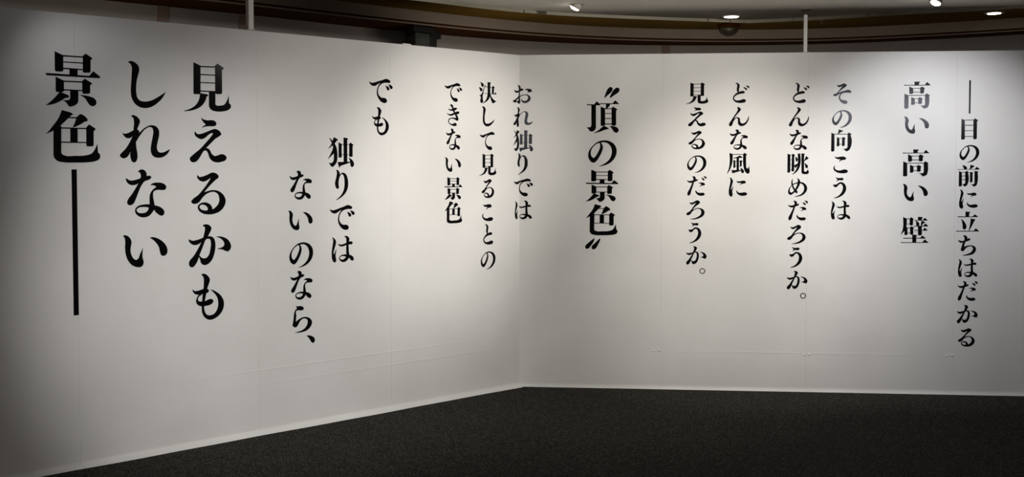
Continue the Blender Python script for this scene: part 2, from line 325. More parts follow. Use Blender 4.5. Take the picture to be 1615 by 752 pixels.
# ---------------------------------------------------------------- lettering
GLYPHS = {
'景': '''-307,461 -161,400 -165,144 -171,132~ -240,117~ -300,125~ -308,139
176,411 227,456 342,384 339,366 312,347 309,146 300,133~ 240,124~ 181,126~ 173,141
-167,403 179,403 179,382 -168,379
-169,295 178,297 178,279 -169,278
-170,188 176,182 176,164 -171,164
-59,180 82,176 80,47 -61,48
-465,80 284,70 357,157 479,63 478,46 463,39 -440,42 -457,52
-296,24 -156,-36 -159,-212 -171,-225~ -238,-237~ -288,-231~ -299,-217
159,-28 206,16 333,-57 327,-72 297,-91 295,-225 283,-237~ 221,-246~ 169,-242~ 159,-228
-163,-36 164,-33 164,-54 -164,-56
-166,-184 162,-184 162,-201 -166,-205
-51,-185 89,-190 86,-355 80,-399~ 49,-437~ -3,-467~ -61,-481 -87,-467 -118,-418~ -183,-374 -118,-372~ -67,-358~ -53,-324
-228,-231 -88,-283 -73,-306 -85,-327 -132,-331 -204,-378~ -320,-438~ -469,-467 -376,-394~ -297,-312~
111,-274 205,-276~ 294,-293~ 368,-322~ 404,-374~ 394,-428~ 348,-459~ 292,-447~ 257,-407~ 205,-326~''',
'色': '''-193,451 -39,413 -1,388 -7,373 -39,357 -57,339 -113,282~ -233,168 -334,96 -374,75~ -467,32 -416,85~ -344,177~ -271,274~ -220,371~
-83,335 70,334 69,311 -84,315
62,334 125,392 246,313~ 257,293 250,272 201,261 134,215~ 31,163 -10,156 24,224~
-216,151 237,150 236,129 -216,131
-50,140 77,137 74,-98 -53,-97
228,159 279,213 392,142 385,118 358,99 355,-147 346,-162~ 292,-172~ 232,-164~ 224,-152
-216,-94 230,-96 230,-114 -217,-114
-338,113 -204,182 -210,-263 -201,-307~ -151,-335~ 24,-340~ 215,-330~ 320,-296~ 381,-213~ 418,-123 426,-197~ 428,-279 461,-309~ 469,-346~ 454,-391~ 378,-433~ 258,-451~ 22,-458~ -181,-452~ -282,-427~ -331,-373~ -344,-293''',
'し': '''-318,398 -296,421~ -249,427~ -178,398~ -124,341~ -112,288~ -129,203~ -159,95~ -173,-27~ -171,-149~ -155,-225~ -108,-276~ -21,-292~ 92,-273~ 238,-200~ 389,-96 335,-196~ 236,-301~ 122,-379~ -6,-411~ -117,-394~ -211,-326~ -260,-229~ -274,-108~ -263,59~ -251,227~ -253,333~ -281,379~''',
'れ': '''-267,426 -243,451~ -196,447~ -134,406~ -101,346~ -114,295~ -150,210~ -177,72~ -182,-35~ -174,-142~ -156,-264~ -164,-348~ -199,-399~ -254,-394~ -280,-341~ -292,-265~ -267,-143~ -238,40~ -223,208~ -215,345~ -233,409~
-430,137 -404,116~ -349,120~ -271,154~ -176,194~ -125,177~ -116,150~ -129,103 -175,-20~ -251,-127~ -307,-250~ -355,-311~ -417,-330~ -471,-304~ -482,-274~ -455,-236~ -384,-167~ -305,-52~ -243,78 -288,39~ -350,35~ -404,75~
-194,11 -113,134~ -1,235~ 112,278~ 200,261~ 256,188~ 259,96~ 229,-29~ 214,-137~ 244,-207~ 317,-220~ 399,-190~ 468,-153 415,-244~ 324,-304~ 226,-317~ 137,-285~ 98,-208~ 104,-92~ 134,62~ 149,171~ 124,235~ 71,243~ -1,206~ -98,96~ -175,-23''',
'な': '''-145,420 -113,455~ -65,469~ -10,444~ 20,393~ 16,347 45,352~ 93,347~ 109,323~ 85,290~ -20,250~ -69,194~ -134,64~ -191,-73~ -231,-148~ -287,-181~ -334,-169~ -353,-123~ -332,-70~ -261,20~ -172,157~ -135,215 -196,188~ -259,182~ -329,212~ -359,250~ -370,304 -351,308 -328,284~ -273,268~ -179,282~ -96,309 -92,371~ -114,414~
82,172 132,212~ 221,227~ 319,213~ 387,169~ 396,131~ 366,91~ 301,86~ 203,87~ 151,60~ 137,-2~ 152,-110~ 167,-194 265,-222~ 337,-278~ 353,-333~ 336,-372~ 295,-388~ 247,-369~ 154,-272 117,-326~ 52,-386~ -44,-408~ -139,-384~ -202,-317~ -204,-256~ -161,-204~ -57,-174~ 71,-171 69,-78~ 81,15~ 130,91~ 201,143 172,168~ 123,178~|54,-232 13,-305~ -75,-330~ -146,-316~ -179,-275~ -153,-236~ -58,-218~''',
'い': '''-429,261 -407,279~ -357,270~ -295,217~ -271,147~ -287,56~ -291,-20~ -270,-98~ -229,-159~ -186,-180~ -154,-163~ -117,-83~ -56,37 -67,-47~ -68,-140~ -47,-226~ -60,-279~ -96,-311~ -167,-313~ -262,-275~ -339,-186~ -380,-77~ -394,46~ -389,168~ -401,233~
71,212 119,222~ 216,199~ 313,139~ 386,54~ 413,-34~ 396,-103~ 343,-135~ 294,-123~ 270,-73~ 247,30~ 183,126~ 119,183~''',
'見': '''-287,447 -145,390 -150,-128 -164,-141~ -224,-150~ -283,-146~ -293,-134
153,408 209,450 328,377 335,358 296,333 295,-98 284,-118~ 217,-130~ 165,-126~ 151,-108
-150,386 160,392 160,370 -150,361
-151,234 158,235 158,216 -152,212
-153,82 157,85 156,66 -153,63
-155,-77 155,-75 155,-95 -155,-99
-164,-128 -26,-141 8,-156 1,-175 -27,-186 -59,-276~ -132,-367~ -252,-435~ -389,-469~ -481,-479 -479,-466 -371,-431~ -252,-355~ -182,-250~
23,-88 155,-82 152,-324 171,-344~ 250,-348~ 339,-325~ 389,-258~ 433,-135 436,-224~ 438,-297 474,-328~ 473,-377~ 427,-422~ 320,-455~ 162,-460~ 66,-435~ 26,-385~ 20,-321''',
'え': '''-137,420 -114,393~ -62,372~ -2,364~ 85,370~ 146,350~ 175,303~ 154,266~ 101,253~ 6,252~ -119,224 -124,233 -42,283 -88,320~ -127,375~
-270,144 -253,141 -233,110~ -168,102~ -65,132~ 57,180~ 136,204~ 197,191~ 267,128~ 273,104~ 249,78~ 160,25~ 55,-69~ -47,-168 -7,-167~ 36,-205~ 70,-269~ 131,-310~ 192,-300~ 263,-277~ 342,-291~ 382,-344~ 350,-396~ 279,-422~ 156,-432~ 77,-405~ 26,-349~ -8,-254~ -42,-212~ -77,-209~ -120,-254~ -182,-351~ -242,-414~ -319,-434~ -369,-399~ -374,-352~ -326,-304~ -171,-183~ -49,-62~ 56,52~ 105,117 74,122~ 22,99~ -66,30~ -135,4~ -212,28~ -262,70~ -277,117~''',
'る': '''-227,322 -210,322 -190,295~ -121,298~ -17,332~ 88,374~ 157,357~ 213,304~ 209,276~ 156,235~ 50,144~ -86,-3 -3,24~ 102,39~ 224,11~ 320,-70~ 357,-168~ 327,-273~ 238,-368~ 114,-416~ -8,-425~ -129,-399~ -205,-340~ -223,-275~ -187,-220~ -92,-192~ -6,-209~ 55,-258~ 80,-331 151,-285~ 213,-205~ 223,-117~ 188,-35~ 110,3~ 31,-5~ -73,-55~ -143,-126~ -195,-188~ -264,-217~ -332,-206~ -352,-169~ -323,-130~ -211,-52~ -107,58~ -10,177~ 52,273 -1,241~ -70,205~ -139,205~ -208,247~ -231,298~|-24,-345 -102,-342~ -162,-317~ -186,-273~ -158,-242~ -101,-238~ -41,-272~ -15,-321~''',
'か': '''-124,349 -101,381~ -41,388~ 29,360~ 59,305~ 36,250~ -17,159 44,156~ 105,118~ 134,36~ 136,-61~ 110,-189~ 48,-315~ -22,-372~ -101,-387~ -156,-355~ -182,-278~ -206,-224 -272,-361~ -316,-406~ -367,-412~ -405,-369~ -398,-297~ -322,-214~ -244,-106~ -151,57 -226,11~ -303,5~ -379,47~ -407,93~ -400,121 -378,107~ -336,90~ -250,98~ -112,140 -94,207~ -76,287~ -84,343~|-75,78 -141,-80~ -193,-192 -151,-240~ -99,-258~ -47,-249~ -3,-199~ 35,-72~ 43,40~ 22,102~ -26,111~
145,141 202,149~ 307,129~ 396,81~ 452,5~ 466,-61~ 439,-125~ 394,-152~ 332,-133~ 287,-111~ 190,-100 190,-83 261,-68~ 315,-38~ 324,3~ 289,69~ 228,116~''',
'も': '''-158,423 -130,450~ -87,447~ -18,401~ 21,325~ -3,246~ -37,160~ -62,49~ -88,-78~ -103,-206~ -86,-288~ -44,-340~ 17,-355~ 105,-329~ 168,-246~ 188,-134~ 165,-18~ 109,60~ 26,136 49,134~ 145,89~ 250,0~ 305,-111~ 300,-225~ 228,-349~ 122,-420~ 16,-443~ -79,-402~ -139,-315~ -154,-185~ -143,-57~ -126,102~ -105,262~ -111,375~ -131,411~
-339,159 -326,166 -305,140~ -246,131~ -151,152~ -64,162~ -12,142~ -2,117~ -22,86~ -83,67~ -169,61~ -255,61~ -314,98~
-186,72 -143,52 -204,20~ -230,-26~ -213,-64~ -162,-75~ -84,-75~ -14,-49~ 47,-44~ 87,-76~ 72,-124~ 2,-158~ -85,-169~ -163,-168~ -231,-138~ -267,-79~ -256,-8~''',
'で': '''-419,258 -400,233~ -336,218~ -226,237~ -58,288~ 91,331~ 204,368~ 298,350~ 364,314~ 381,281~ 350,244~ 259,243~ 147,235~ 15,184~ -69,92~ -105,-17~ -89,-127~ -24,-208~ 50,-242~ 144,-242~ 228,-288~ 249,-344~ 209,-390~ 134,-406~ 31,-377~ -62,-301~ -132,-189~ -153,-78~ -130,47~ -87,140~ -7,235 -115,180~ -226,120~ -300,117~ -392,164~ -437,220~
174,148 240,143~ 315,100~ 341,56~ 324,9~ 277,0~ 249,19~ 221,91~
293,192 363,187~ 433,157~ 467,111~ 451,64~ 413,49~ 372,71~ 338,135~''',
'独': '''-271,467 -129,404 -116,376 -161,360 -250,259~ -324,202~ -462,110 -474,119 -397,198~ -332,307~ -295,386~
-439,448 -432,449 -368,400~ -283,324~ -213,231~ -168,123~ -145,-2~ -142,-158~ -170,-298~ -236,-392~ -337,-448~ -374,-433 -410,-377~ -473,-321 -410,-330~ -336,-321~ -286,-267~ -271,-158~ -270,-34 -362,-112~ -482,-212 -487,-203 -399,-66~ -306,121~ -305,211~ -369,330~
-95,311 16,259 14,-147 -1,-157~ -46,-163~ -86,-157~ -97,-142
297,263 339,311 450,240 449,224 421,202 419,-123 400,-133~ 353,-139~ 310,-133~ 295,-121
9,250 304,254 304,235 9,231
7,-63 303,-61 302,-78 7,-80
88,461 243,439 256,423 223,394 218,-313 88,-313
-139,-298 343,-287 333,-313 -32,-420 -62,-470 -84,-461 -106,-392~
268,-168 362,-202~ 437,-273~ 471,-360~ 446,-431~ 398,-455~ 351,-431~ 333,-344~ 315,-250~''',
'り': '''-204,449 -171,461~ -115,436~ -71,370~ -68,311 -23,354~ 52,376~ 135,346~ 210,227~ 241,70~ 227,-88~ 151,-244~ 29,-360~ -102,-436~ -210,-479 -223,-473 -120,-404~ -8,-304~ 67,-180~ 101,-55~ 106,102~ 81,260~ 33,323~ -5,326~ -57,268~ -98,167~ -114,73~ -109,-21~ -100,-91~ -147,-127~ -193,-106~ -229,-35~ -243,43~ -219,152~ -181,292~ -175,402~''',
'は': '''-380,369 -351,383~ -301,350~ -246,284~ -234,221~ -257,128~ -294,20~ -322,-72~ -323,-135 -299,-128 -258,-44~ -217,24 -236,-77~ -255,-186~ -237,-296~ -232,-352~ -260,-389~ -297,-396~ -343,-369~ -379,-288~ -395,-162~ -386,-6~ -358,149~ -339,273~ -348,336~
-164,171 -149,176 -108,156~ -34,149~ 79,172~ 144,191 143,267~ 136,330~ 117,366~ 65,374 80,396~ 140,412~ 211,382~ 258,317~ 252,262~ 238,221 305,234~ 361,217~ 380,180~ 351,143~ 285,137~ 225,136 228,41~ 237,-86~ 253,-182 340,-215~ 406,-277~ 419,-334~ 386,-376~ 348,-377~ 301,-343~ 245,-268 198,-329~ 132,-381~ 38,-404~ -56,-378~ -115,-311~ -126,-256~ -73,-196~ 20,-169~ 142,-168 137,-33~ 142,125 22,91~ -53,87~ -127,122~|123,-238 104,-268~ 57,-305~ -18,-321~ -83,-297~ -101,-254~ -55,-222~ 39,-217~''',
'の': '''-108,-432 -73,-438 81,-412~ 218,-351~ 346,-231~ 409,-102~ 422,18~ 387,147~ 293,250~ 164,304~ 27,314~ -110,280~ -230,199~ -333,87~ -393,-33~ -405,-136~ -375,-240~ -306,-317~ -237,-336~ -168,-291~ -83,-171~ -6,-16~ 21,104~ 7,182~ -33,245 61,259~ 164,225~ 242,147~ 282,35~ 277,-85~ 226,-214~ 132,-317~ 12,-394~|-76,239 -162,208~ -247,139~ -316,27~ -329,-76~ -298,-162~ -250,-198~ -195,-154~ -118,-33~ -67,87~ -55,173~''',
'ら': '''-221,455 -182,423~ -121,405~ -29,406~ 53,372~ 86,316~ 53,277~ -30,270~ -132,281~ -183,259~ -190,206~ -178,116~ -191,19~ -196,-58 -104,1~ 20,52~ 154,58~ 268,20~ 345,-50~ 369,-134~ 339,-221~ 245,-320~ 110,-378~ -55,-397~ -219,-390 -223,-377 -55,-353~ 69,-311~ 173,-223~ 215,-119~ 205,-37~ 133,11~ 30,3~ -53,-57~ -136,-183~ -187,-223~ -248,-221~ -309,-166~ -294,-70~ -273,53~ -255,194~ -224,280~ -156,337 -172,383~''',
'、': '''168,491 255,491~ 359,458~ 442,399~ 467,324~ 441,263~ 382,246~ 337,283~ 275,380~ 213,450~''',
'〝': '''45,-437 60,-393~ 115,-250~ 169,-162~ 224,-136~ 279,-163~ 286,-218~ 236,-295~ 148,-371~ 61,-452
203,-431 236,-361~ 312,-229~ 378,-168~ 444,-155~ 488,-204~ 471,-274~ 390,-339~ 291,-405~ 221,-457''',
'頂': '''-459,370 -238,361 -168,453 -66,369 -57,351 -79,333 -190,334 -187,-293 -203,-359~ -258,-414~ -335,-429 -368,-414 -412,-347~ -479,-301 -412,-305~ -346,-292~ -320,-248 -322,334 -448,339
-66,395 290,389 369,477 479,377 470,366 -62,369
103,372 235,372 220,341 163,268~ 119,231 97,236
-51,298 75,245 77,-245 62,-258~ 7,-262~ -38,-258~ -49,-240
264,253 312,292 431,217 423,195 396,182 398,-228 381,-250~ 332,-263~ 282,-254~ 266,-232
66,245 269,244 269,222 66,223
67,106 269,105 269,83 67,84
67,-40 270,-40 270,-62 67,-62
68,-196 271,-197 271,-221 68,-221
46,-262 183,-329 183,-351 95,-373~ -59,-430~ -235,-474 -246,-460 -125,-399~ -15,-304~
209,-267 315,-276~ 414,-305~ 469,-371~ 459,-438~ 404,-466~ 338,-437~ 282,-349~''',
'〟': '''-192,444 -213,366~ -291,243~ -368,153~ -423,140~ -468,175~ -452,242~ -368,321~ -280,399~ -203,449
-25,441 -32,390~ -91,267~ -157,155~ -213,124~ -275,154~ -268,221~ -180,311~ -92,400~ -41,450''',
'高': '''-92,462 81,455 98,438 56,403 57,340 -90,340
-451,349 252,345 328,445 441,340 438,326 -443,325
-264,293 -133,229 -130,61 -167,44~ -244,44~ -261,54
97,246 151,288 260,232 254,215 234,197 232,72 205,55~ 120,55~ 100,65
-136,239 101,239 101,220 -136,220
-134,110 103,110 103,89 -134,89
-422,51 -289,-12 -283,-445 -304,-459~ -398,-462~ -425,-449
-294,-1 267,-1 267,-22 -294,-22
263,2 317,55 426,-15 423,-32 399,-53 400,-325~ 381,-395~ 322,-444~ 221,-461 195,-434 161,-386~ 79,-350 160,-357~ 245,-351~ 268,-308
-196,-68 -77,-123 -74,-312 -111,-336~ -179,-336~ -196,-326
38,-116 88,-67 191,-130 188,-148 164,-165 166,-287 143,-301~ 58,-301~ 41,-291
-84,-116 42,-116 42,-134 -83,-134
-82,-259 44,-259 44,-279 -81,-279''',
'壁': '''-387,445 -262,382 -260,291~ -267,151~ -291,11~ -357,-69~ -453,-166 -463,-155 -409,-43~ -382,98~ -379,255
-336,10 -275,98 -235,71 -232,-164 -271,-182~ -317,-182~ -334,-165
-165,393 -115,441 -29,376 -32,359 -52,345 -50,187 -72,159~ -131,155~ -162,173
-267,389 -162,390 -161,369 -267,368
-264,210 -159,211 -159,194 -264,193
-147,82 -104,126 -14,74 -18,56 -41,44 -39,-146 -67,-163~ -127,-164~ -144,-150
-283,77 -140,78 -140,57 -283,56
-238,-98 -141,-97 -141,-115 -238,-115
111,451 264,444 276,427 247,399 236,336 113,335
-15,341 274,343 340,420 435,333 430,321 -6,321
36,314 105,284~ 157,223~ 154,153~ 107,125~ 64,149~ 55,232~
226,311 359,274 360,253 301,224~ 251,150 212,133 216,224
-26,140 285,140 363,221 463,134 460,120 -20,119
-13,-10 279,-9 345,78 434,-6 431,-23 -6,-26
116,125 246,126 250,-161 222,-182~ 154,-190~ 120,-176
-72,-163 86,-183 91,-206 61,-224 64,-443 -68,-444
-372,-279 198,-277 264,-193 371,-276 368,-297 -366,-302
-455,-432 268,-429 348,-332 471,-426 468,-443 -446,-452''',
'目': '''-342,447 -206,386 -188,-403 -217,-439~ -304,-449~ -346,-433
154,390 217,461 356,379 341,354 307,333 309,-399 275,-429~ 189,-434~ 162,-414
-211,404 163,402 164,377 -211,378
-202,180 162,179 163,153 -202,154
-199,-54 161,-55 161,-81 -198,-80
-200,-304 165,-304 165,-330 -199,-329''',
'前': '''-279,449 -169,419~ -90,360~ -93,284~ -130,256 -192,261 -230,335~
57,462 215,424 226,394 128,322~ 43,261 25,271 49,360
-483,273 240,274 324,384 454,272 445,254 -478,255
-418,194 -293,138 -284,-439 -328,-465~ -390,-470~ -418,-455
-155,143 -102,205 3,138 -7,113 -36,98 -34,-341~ -70,-418~ -192,-469 -230,-418~ -286,-357 -194,-362~ -148,-329
-301,151 -150,151 -150,128 -301,128
-299,-5 -148,-5 -148,-28 -298,-28
-296,-163 -145,-163 -145,-186 -296,-186
44,154 168,139 181,118 156,93 157,-264 113,-295~ 69,-295~ 51,-277
234,200 382,175 397,154 363,129 360,-315~ 337,-404~ 215,-474 177,-448 140,-405~ 65,-362 164,-377~ 238,-354''',
'に': '''-356,383 -314,391~ -251,332~ -210,243~ -235,115~ -275,-13~ -298,-128 -274,-115 -245,-39~ -202,38 -220,-102~ -237,-230~ -216,-358~ -244,-422~ -301,-430~ -364,-372~ -391,-231~ -369,-26~ -328,178~ -320,306~
-65,251 -15,231~ 96,236~ 219,262~ 318,232~ 334,175~ 270,134~ 172,116~ 99,57 94,78 147,160 48,159~ -39,190~
-41,-140 -15,-217~ 55,-260~ 178,-254~ 301,-241~ 388,-292~ 377,-343~ 279,-387~ 131,-387~ 6,-332~ -64,-230~ -60,-173''',
'立': '''-118,442 68,430 78,399 39,353 41,230 -115,229
-449,233 182,231 272,329 407,227 397,207 -438,200
-303,134 -223,70~ -110,-70~ -66,-211~ -94,-308~ -155,-334~ -218,-294~ -230,-160~ -260,19~
102,144 295,104 310,83 266,47 176,-145~ 44,-389 26,-379 65,-210~ 94,-5~
-501,-390 234,-388 326,-280 464,-392 452,-415 -488,-421''',
'ち': '''-203,390 -162,419~ -87,399~ -20,340~ -33,263 26,281~ 100,272~ 101,226~ 28,179~ -91,142 -124,45~ -141,-84 -19,-32~ 130,-20~ 278,-55~ 349,-157~ 331,-272~ 234,-389~ 62,-446~ -197,-464 -205,-444 -37,-404~ 110,-338~ 202,-235~ 215,-132~ 143,-66~ 32,-77~ -66,-135~ -164,-251~ -225,-277~ -283,-239~ -265,-110~ -199,121 -293,89~ -380,145~ -404,217 -369,202~ -282,172~ -146,193 -142,275~ -161,352~''',
'だ': '''-186,389 -137,420~ -62,399~ -23,333~ -29,274 35,290~ 72,260~ 36,225~ -92,172 -144,1~ -206,-196~ -268,-382~ -332,-426~ -379,-382~ -376,-295~ -302,-153~ -229,1~ -177,136 -263,127~ -349,164~ -392,207~ -394,258 -360,223~ -274,214~ -135,246 -130,307~ -137,361~
195,339 259,343~ 323,313~ 356,276~ 324,234~ 292,239~ 249,286~
290,413 365,418~ 425,392~ 441,348~ 413,309~ 377,322~ 334,374~
69,107 133,138~ 240,151~ 336,117~ 377,69~ 348,30~ 241,14~ 146,-37 139,-24 202,51 198,86~ 144,101~
-3,-184 13,-238~ 63,-282~ 180,-303~ 287,-294~ 356,-341~ 342,-394~ 246,-425~ 118,-417~ 21,-352~ -38,-260~ -34,-212''',
'そ': '''-218,410 -189,389~ -125,384~ -20,426~ 85,456~ 169,414~ 195,371~ 150,318~ 45,243~ -164,66 -38,108~ 109,150~ 256,184~ 341,156~ 384,102~ 353,55~ 258,64~ 132,60~ 26,39~ -47,-25~ -81,-111~ -66,-197~ -12,-240~ 93,-258~ 178,-274~ 229,-338~ 200,-396~ 116,-413~ 10,-380~ -86,-283~ -136,-154~ -120,-57~ -54,35 -142,-3~ -225,-67~ -299,-84~ -363,-45~ -353,-2~ -248,30~ -164,115~ -60,255~ 2,340 -40,323~ -93,298~ -156,309~ -209,363~''',
'向': '''-120,487 64,431 75,409 -9,368~ -124,289 -156,293 -132,390
-423,347 -291,280 -287,-419 -316,-450~ -390,-463~ -427,-441
254,292 303,353 422,281 414,253 377,232 379,-312~ 338,-387~ 191,-452 159,-409~ 31,-333 147,-342~ 235,-312~ 256,-258
-300,293 258,292 258,266 -299,267
-184,168 -86,103 -82,-208 -118,-234~ -175,-242~ -196,-225
32,116 78,163 176,103 172,81 138,64 137,-199 104,-221~ 51,-230~ 27,-212
-91,116 36,116 36,94 -90,94
-88,-134 35,-135 35,-156 -87,-156''',
'こ': '''-272,315 -235,298~ -140,289~ 7,315~ 134,302~ 207,246~ 195,196~ 115,174~ 30,159~ -79,88 -96,103 -23,190 -118,203~ -203,228~ -256,272~
-250,-64 -242,-74 -266,-139~ -244,-215~ -155,-265~ -28,-277~ 56,-251~ 162,-236~ 257,-264~ 290,-312~ 248,-372~ 122,-398~ -48,-394~ -217,-334~ -312,-226~ -317,-161~''',
'う': '''-209,436 -148,396~ -23,390~ 84,391~ 113,329~ 68,289~ -57,295~ -171,236 -186,254 -129,316 -183,363~
-313,125 -270,107~ -181,119~ -39,208~ 86,194~ 194,93~ 232,-71~ 180,-236~ 21,-390~ -264,-477 -282,-459 -86,-366~ 37,-219~ 89,-54~ 59,92~ -2,142~ -73,109~ -155,17~ -233,-6~ -305,59~''',
'ど': '''-163,447 -127,477~ -63,463~ 13,391~ 26,337~ 4,229~ -6,88 101,120~ 175,124~ 239,76~ 219,22~ 144,8~ 17,-9~ -110,-63~ -195,-138~ -205,-203~ -151,-264~ -23,-280~ 83,-258~ 179,-226~ 264,-249~ 292,-296~ 255,-357~ 127,-389~ -22,-388~ -172,-337~ -254,-235~ -255,-138~ -196,-40~ -59,67 -96,143~ -89,295~ -94,403~
163,261 227,275~ 301,245~ 338,195~ 313,158~ 281,154~ 249,202~
269,332 343,348~ 418,318~ 431,274~ 401,236~ 376,244~ 343,292~''',
'ん': '''-81,409 -43,437~ 37,397~ 90,332~ 59,267~ -46,148~ -214,-75 -119,-10~ -12,-10~ 52,-80~ 58,-188~ 107,-258~ 193,-271~ 288,-211~ 372,-81~ 417,60 431,-16~ 404,-146~ 331,-276~ 226,-362~ 119,-388~ 23,-358~ -31,-275~ -37,-145~ -55,-54~ -108,-47~ -182,-123~ -245,-231~ -286,-350~ -350,-393~ -414,-350~ -404,-274~ -331,-155~ -184,73~ -79,235~ -42,332~''',
'眺': '''-451,451 -331,395 -330,-341 -361,-368~ -425,-376~ -451,-363
-267,399 -216,447 -130,377 -138,355 -168,342 -165,-287 -195,-315~ -255,-320~ -276,-302
-337,401 -262,401 -262,381 -337,381
-335,192 -260,192 -260,173 -335,173
-333,-28 -262,-28 -262,-45 -333,-45
-333,-243 -273,-243 -273,-263 -332,-263
-17,455 105,438 105,421 84,394 88,-36~ 43,-189~ -62,-341~ -232,-455 -254,-442 -148,-341~ -53,-167~ -19,7~ -15,225
-129,323 -69,279~ -21,214~ -25,149~ -56,94~ -93,116~ -107,214~
-168,-62 -13,29 -18,-58 -75,-145 -111,-189 -128,-145 -172,-97
134,455 282,438 284,416 250,388 253,-297 279,-328~ 343,-319~ 385,-275~ 410,-188 428,-275~ 454,-340~ 450,-384~ 397,-427~ 280,-436~ 184,-417~ 143,-363
332,347 439,251 435,234 369,192~ 253,112 244,125 294,247
254,47 340,-3~ 408,-69~ 409,-145~ 363,-184~ 316,-156~ 293,-58~''',
'め': '''-217,361 -202,350 -222,263~ -199,110~ -138,-42~ -19,-173~ -7,-227~ -50,-264~ -93,-238~ -169,-130~ -245,23~ -279,186~ -265,284~
-35,383 18,372~ 83,296~ 105,224 180,216~ 309,144~ 385,24~ 388,-106~ 324,-237~ 186,-347~ 16,-402~ -134,-409 -134,-391 15,-358~ 164,-270~ 248,-150~ 264,-19~ 213,107~ 95,165 54,45~ -51,-129~ -178,-261~ -295,-331~ -381,-294~ -410,-196~ -383,-65~ -288,66~ -161,165~ -12,215 -2,285~ -13,339~|-22,165 -43,67~ -95,-42~ -200,-184~ -275,-228~ -329,-185~ -334,-86~ -267,45~ -118,136~''',
'ろ': '''-291,295 -259,284~ -184,278~ -67,329~ 40,380~ 126,352~ 169,286~ 127,221~ 0,132~ -138,-28 -42,23~ 86,45~ 236,25~ 344,-73~ 362,-160~ 304,-292~ 176,-380~ 5,-436~ -241,-438 -247,-423 -81,-400~ 90,-326~ 196,-227~ 220,-107~ 172,-20~ 76,8~ -42,-21~ -159,-109~ -264,-241~ -350,-275~ -421,-231~ -404,-183~ -276,-99~ -150,66~ -44,209~ 2,274 -87,230~ -172,190~ -258,229~''',
'風': '''-377,462 -234,401 -241,157~ -267,-39~ -330,-235~ -458,-436 -477,-423 -405,-235~ -368,-17~ -362,244
-243,405 212,405 212,379 -243,379
203,401 263,462 375,383 366,362 332,349 334,179~ 336,-38~ 363,-191~ 399,-212~ 435,-169~ 473,-38 470,-191~ 480,-386~ 455,-430~ 391,-439~ 304,-365~ 234,-191~ 206,27~ 205,244
-216,240 -66,283~ 73,349 181,266 175,240 42,240~ -205,218
-70,253 29,253 33,-289 -65,-322
-205,166 -120,114 -118,-169 -148,-187~ -202,-187
64,114 107,149 189,96 180,79 150,62 148,-121 120,-134~ 75,-134
-125,101 69,101 69,81 -124,81
-123,-102 70,-102 70,-121 -123,-121
-285,-283 153,-278 154,-304 -228,-418 -243,-418 -265,-355
93,-191 174,-223~ 239,-300~ 253,-365~ 219,-408~ 154,-404~ 122,-322~''',
'決': '''-416,433 -314,409~ -225,352~ -220,290~ -256,245~ -302,234~ -342,267~ -365,353~
-488,219 -396,203~ -302,154~ -295,93~ -337,51~ -389,48~ -430,113~
-139,347 -115,340 -174,213~ -244,-19~ -279,-161~ -263,-301~ -249,-371~ -291,-429~ -361,-435~ -407,-395~ -396,-272~ -389,-183~ -419,-141~ -482,-138 -477,-126 -407,-105~ -349,-67~ -279,50~ -209,212~
-160,263 10,258 10,233 -150,236
144,252 251,253 303,316 388,244 379,213 350,194 350,-24 239,-22 239,230 144,231
-209,-21 2,-24 393,-19 436,56 493,-30 489,-50 132,-44 -197,-41
-5,448 161,442 179,416 142,379 142,-37 2,-40
2,-22 137,-23 120,-144~ 50,-271~ -80,-373~ -267,-456 -281,-446 -150,-350~ -56,-222~ -14,-97~
97,-35 142,-46 215,-158~ 346,-277~ 489,-342 484,-356 405,-381~ 310,-438 274,-421~ 203,-318~ 144,-178~''',
'お': '''-249,381 -205,404~ -126,392~ -73,329~ -70,247 3,259~ 55,223~ 31,183~ -69,138~ -99,129 -102,39~ -102,-70~ -96,-197~ -78,-288~ -96,-370~ -149,-402~ -211,-373~ -310,-314 -360,-352~ -446,-346~ -505,-294~ -470,-257~ -372,-217~ -249,-130~ -170,-63 -162,109 -311,66~ -385,99~ -434,178 -417,188 -360,164~ -261,156~ -162,178 -170,290~ -195,361~|-169,-172 -194,-255~ -236,-283~ -310,-268~ -261,-230~
-125,-79 -14,-20~ 131,10~ 259,-18~ 341,-91~ 362,-172~ 323,-272~ 223,-344~ 105,-371~ 4,-334~ -42,-234~ -45,-143 -23,-198~ 22,-252~ 95,-274~ 187,-249~ 245,-181~ 250,-99~ 205,-45~ 113,-26~ 4,-53~ -106,-116
113,186 168,237~ 277,245~ 368,226~ 416,163~ 396,117~ 341,100~ 277,100~ 201,59 197,73 241,118~ 241,160~ 195,189~ 131,179''',
'き': '''-168,427 -108,475~ -20,441~ 12,340~ 92,173~ 204,37~ 277,-101~ 273,-163~ 212,-190~ 111,-152~ -29,-116~ -169,-139~ -229,-208~ -170,-299~ -30,-321~ 111,-277~ 180,-321~ 172,-384~ 71,-411~ -90,-384~ -229,-301~ -269,-209~ -229,-122~ -69,-74~ 152,-80 112,18~ -9,185~ -69,338~ -108,389~
-248,310 -196,271~ -69,285~ 112,344~ 205,316~ 172,269~ -9,216~ -149,211~ -236,254~
-308,123 -269,84~ -129,79~ 72,141~ 233,193~ 326,165~ 293,102~ 112,74~ -89,6~ -229,23~ -308,82~''',
'て': '''-419,258 -400,233~ -336,218~ -226,237~ -58,288~ 91,331~ 204,368~ 298,350~ 364,314~ 381,281~ 350,244~ 259,243~ 147,235~ 15,184~ -69,92~ -105,-17~ -89,-127~ -24,-208~ 50,-242~ 144,-242~ 228,-288~ 249,-344~ 209,-390~ 134,-406~ 31,-377~ -62,-301~ -132,-189~ -153,-78~ -130,47~ -87,140~ -7,235 -115,180~ -226,120~ -300,117~ -392,164~ -437,220~''',
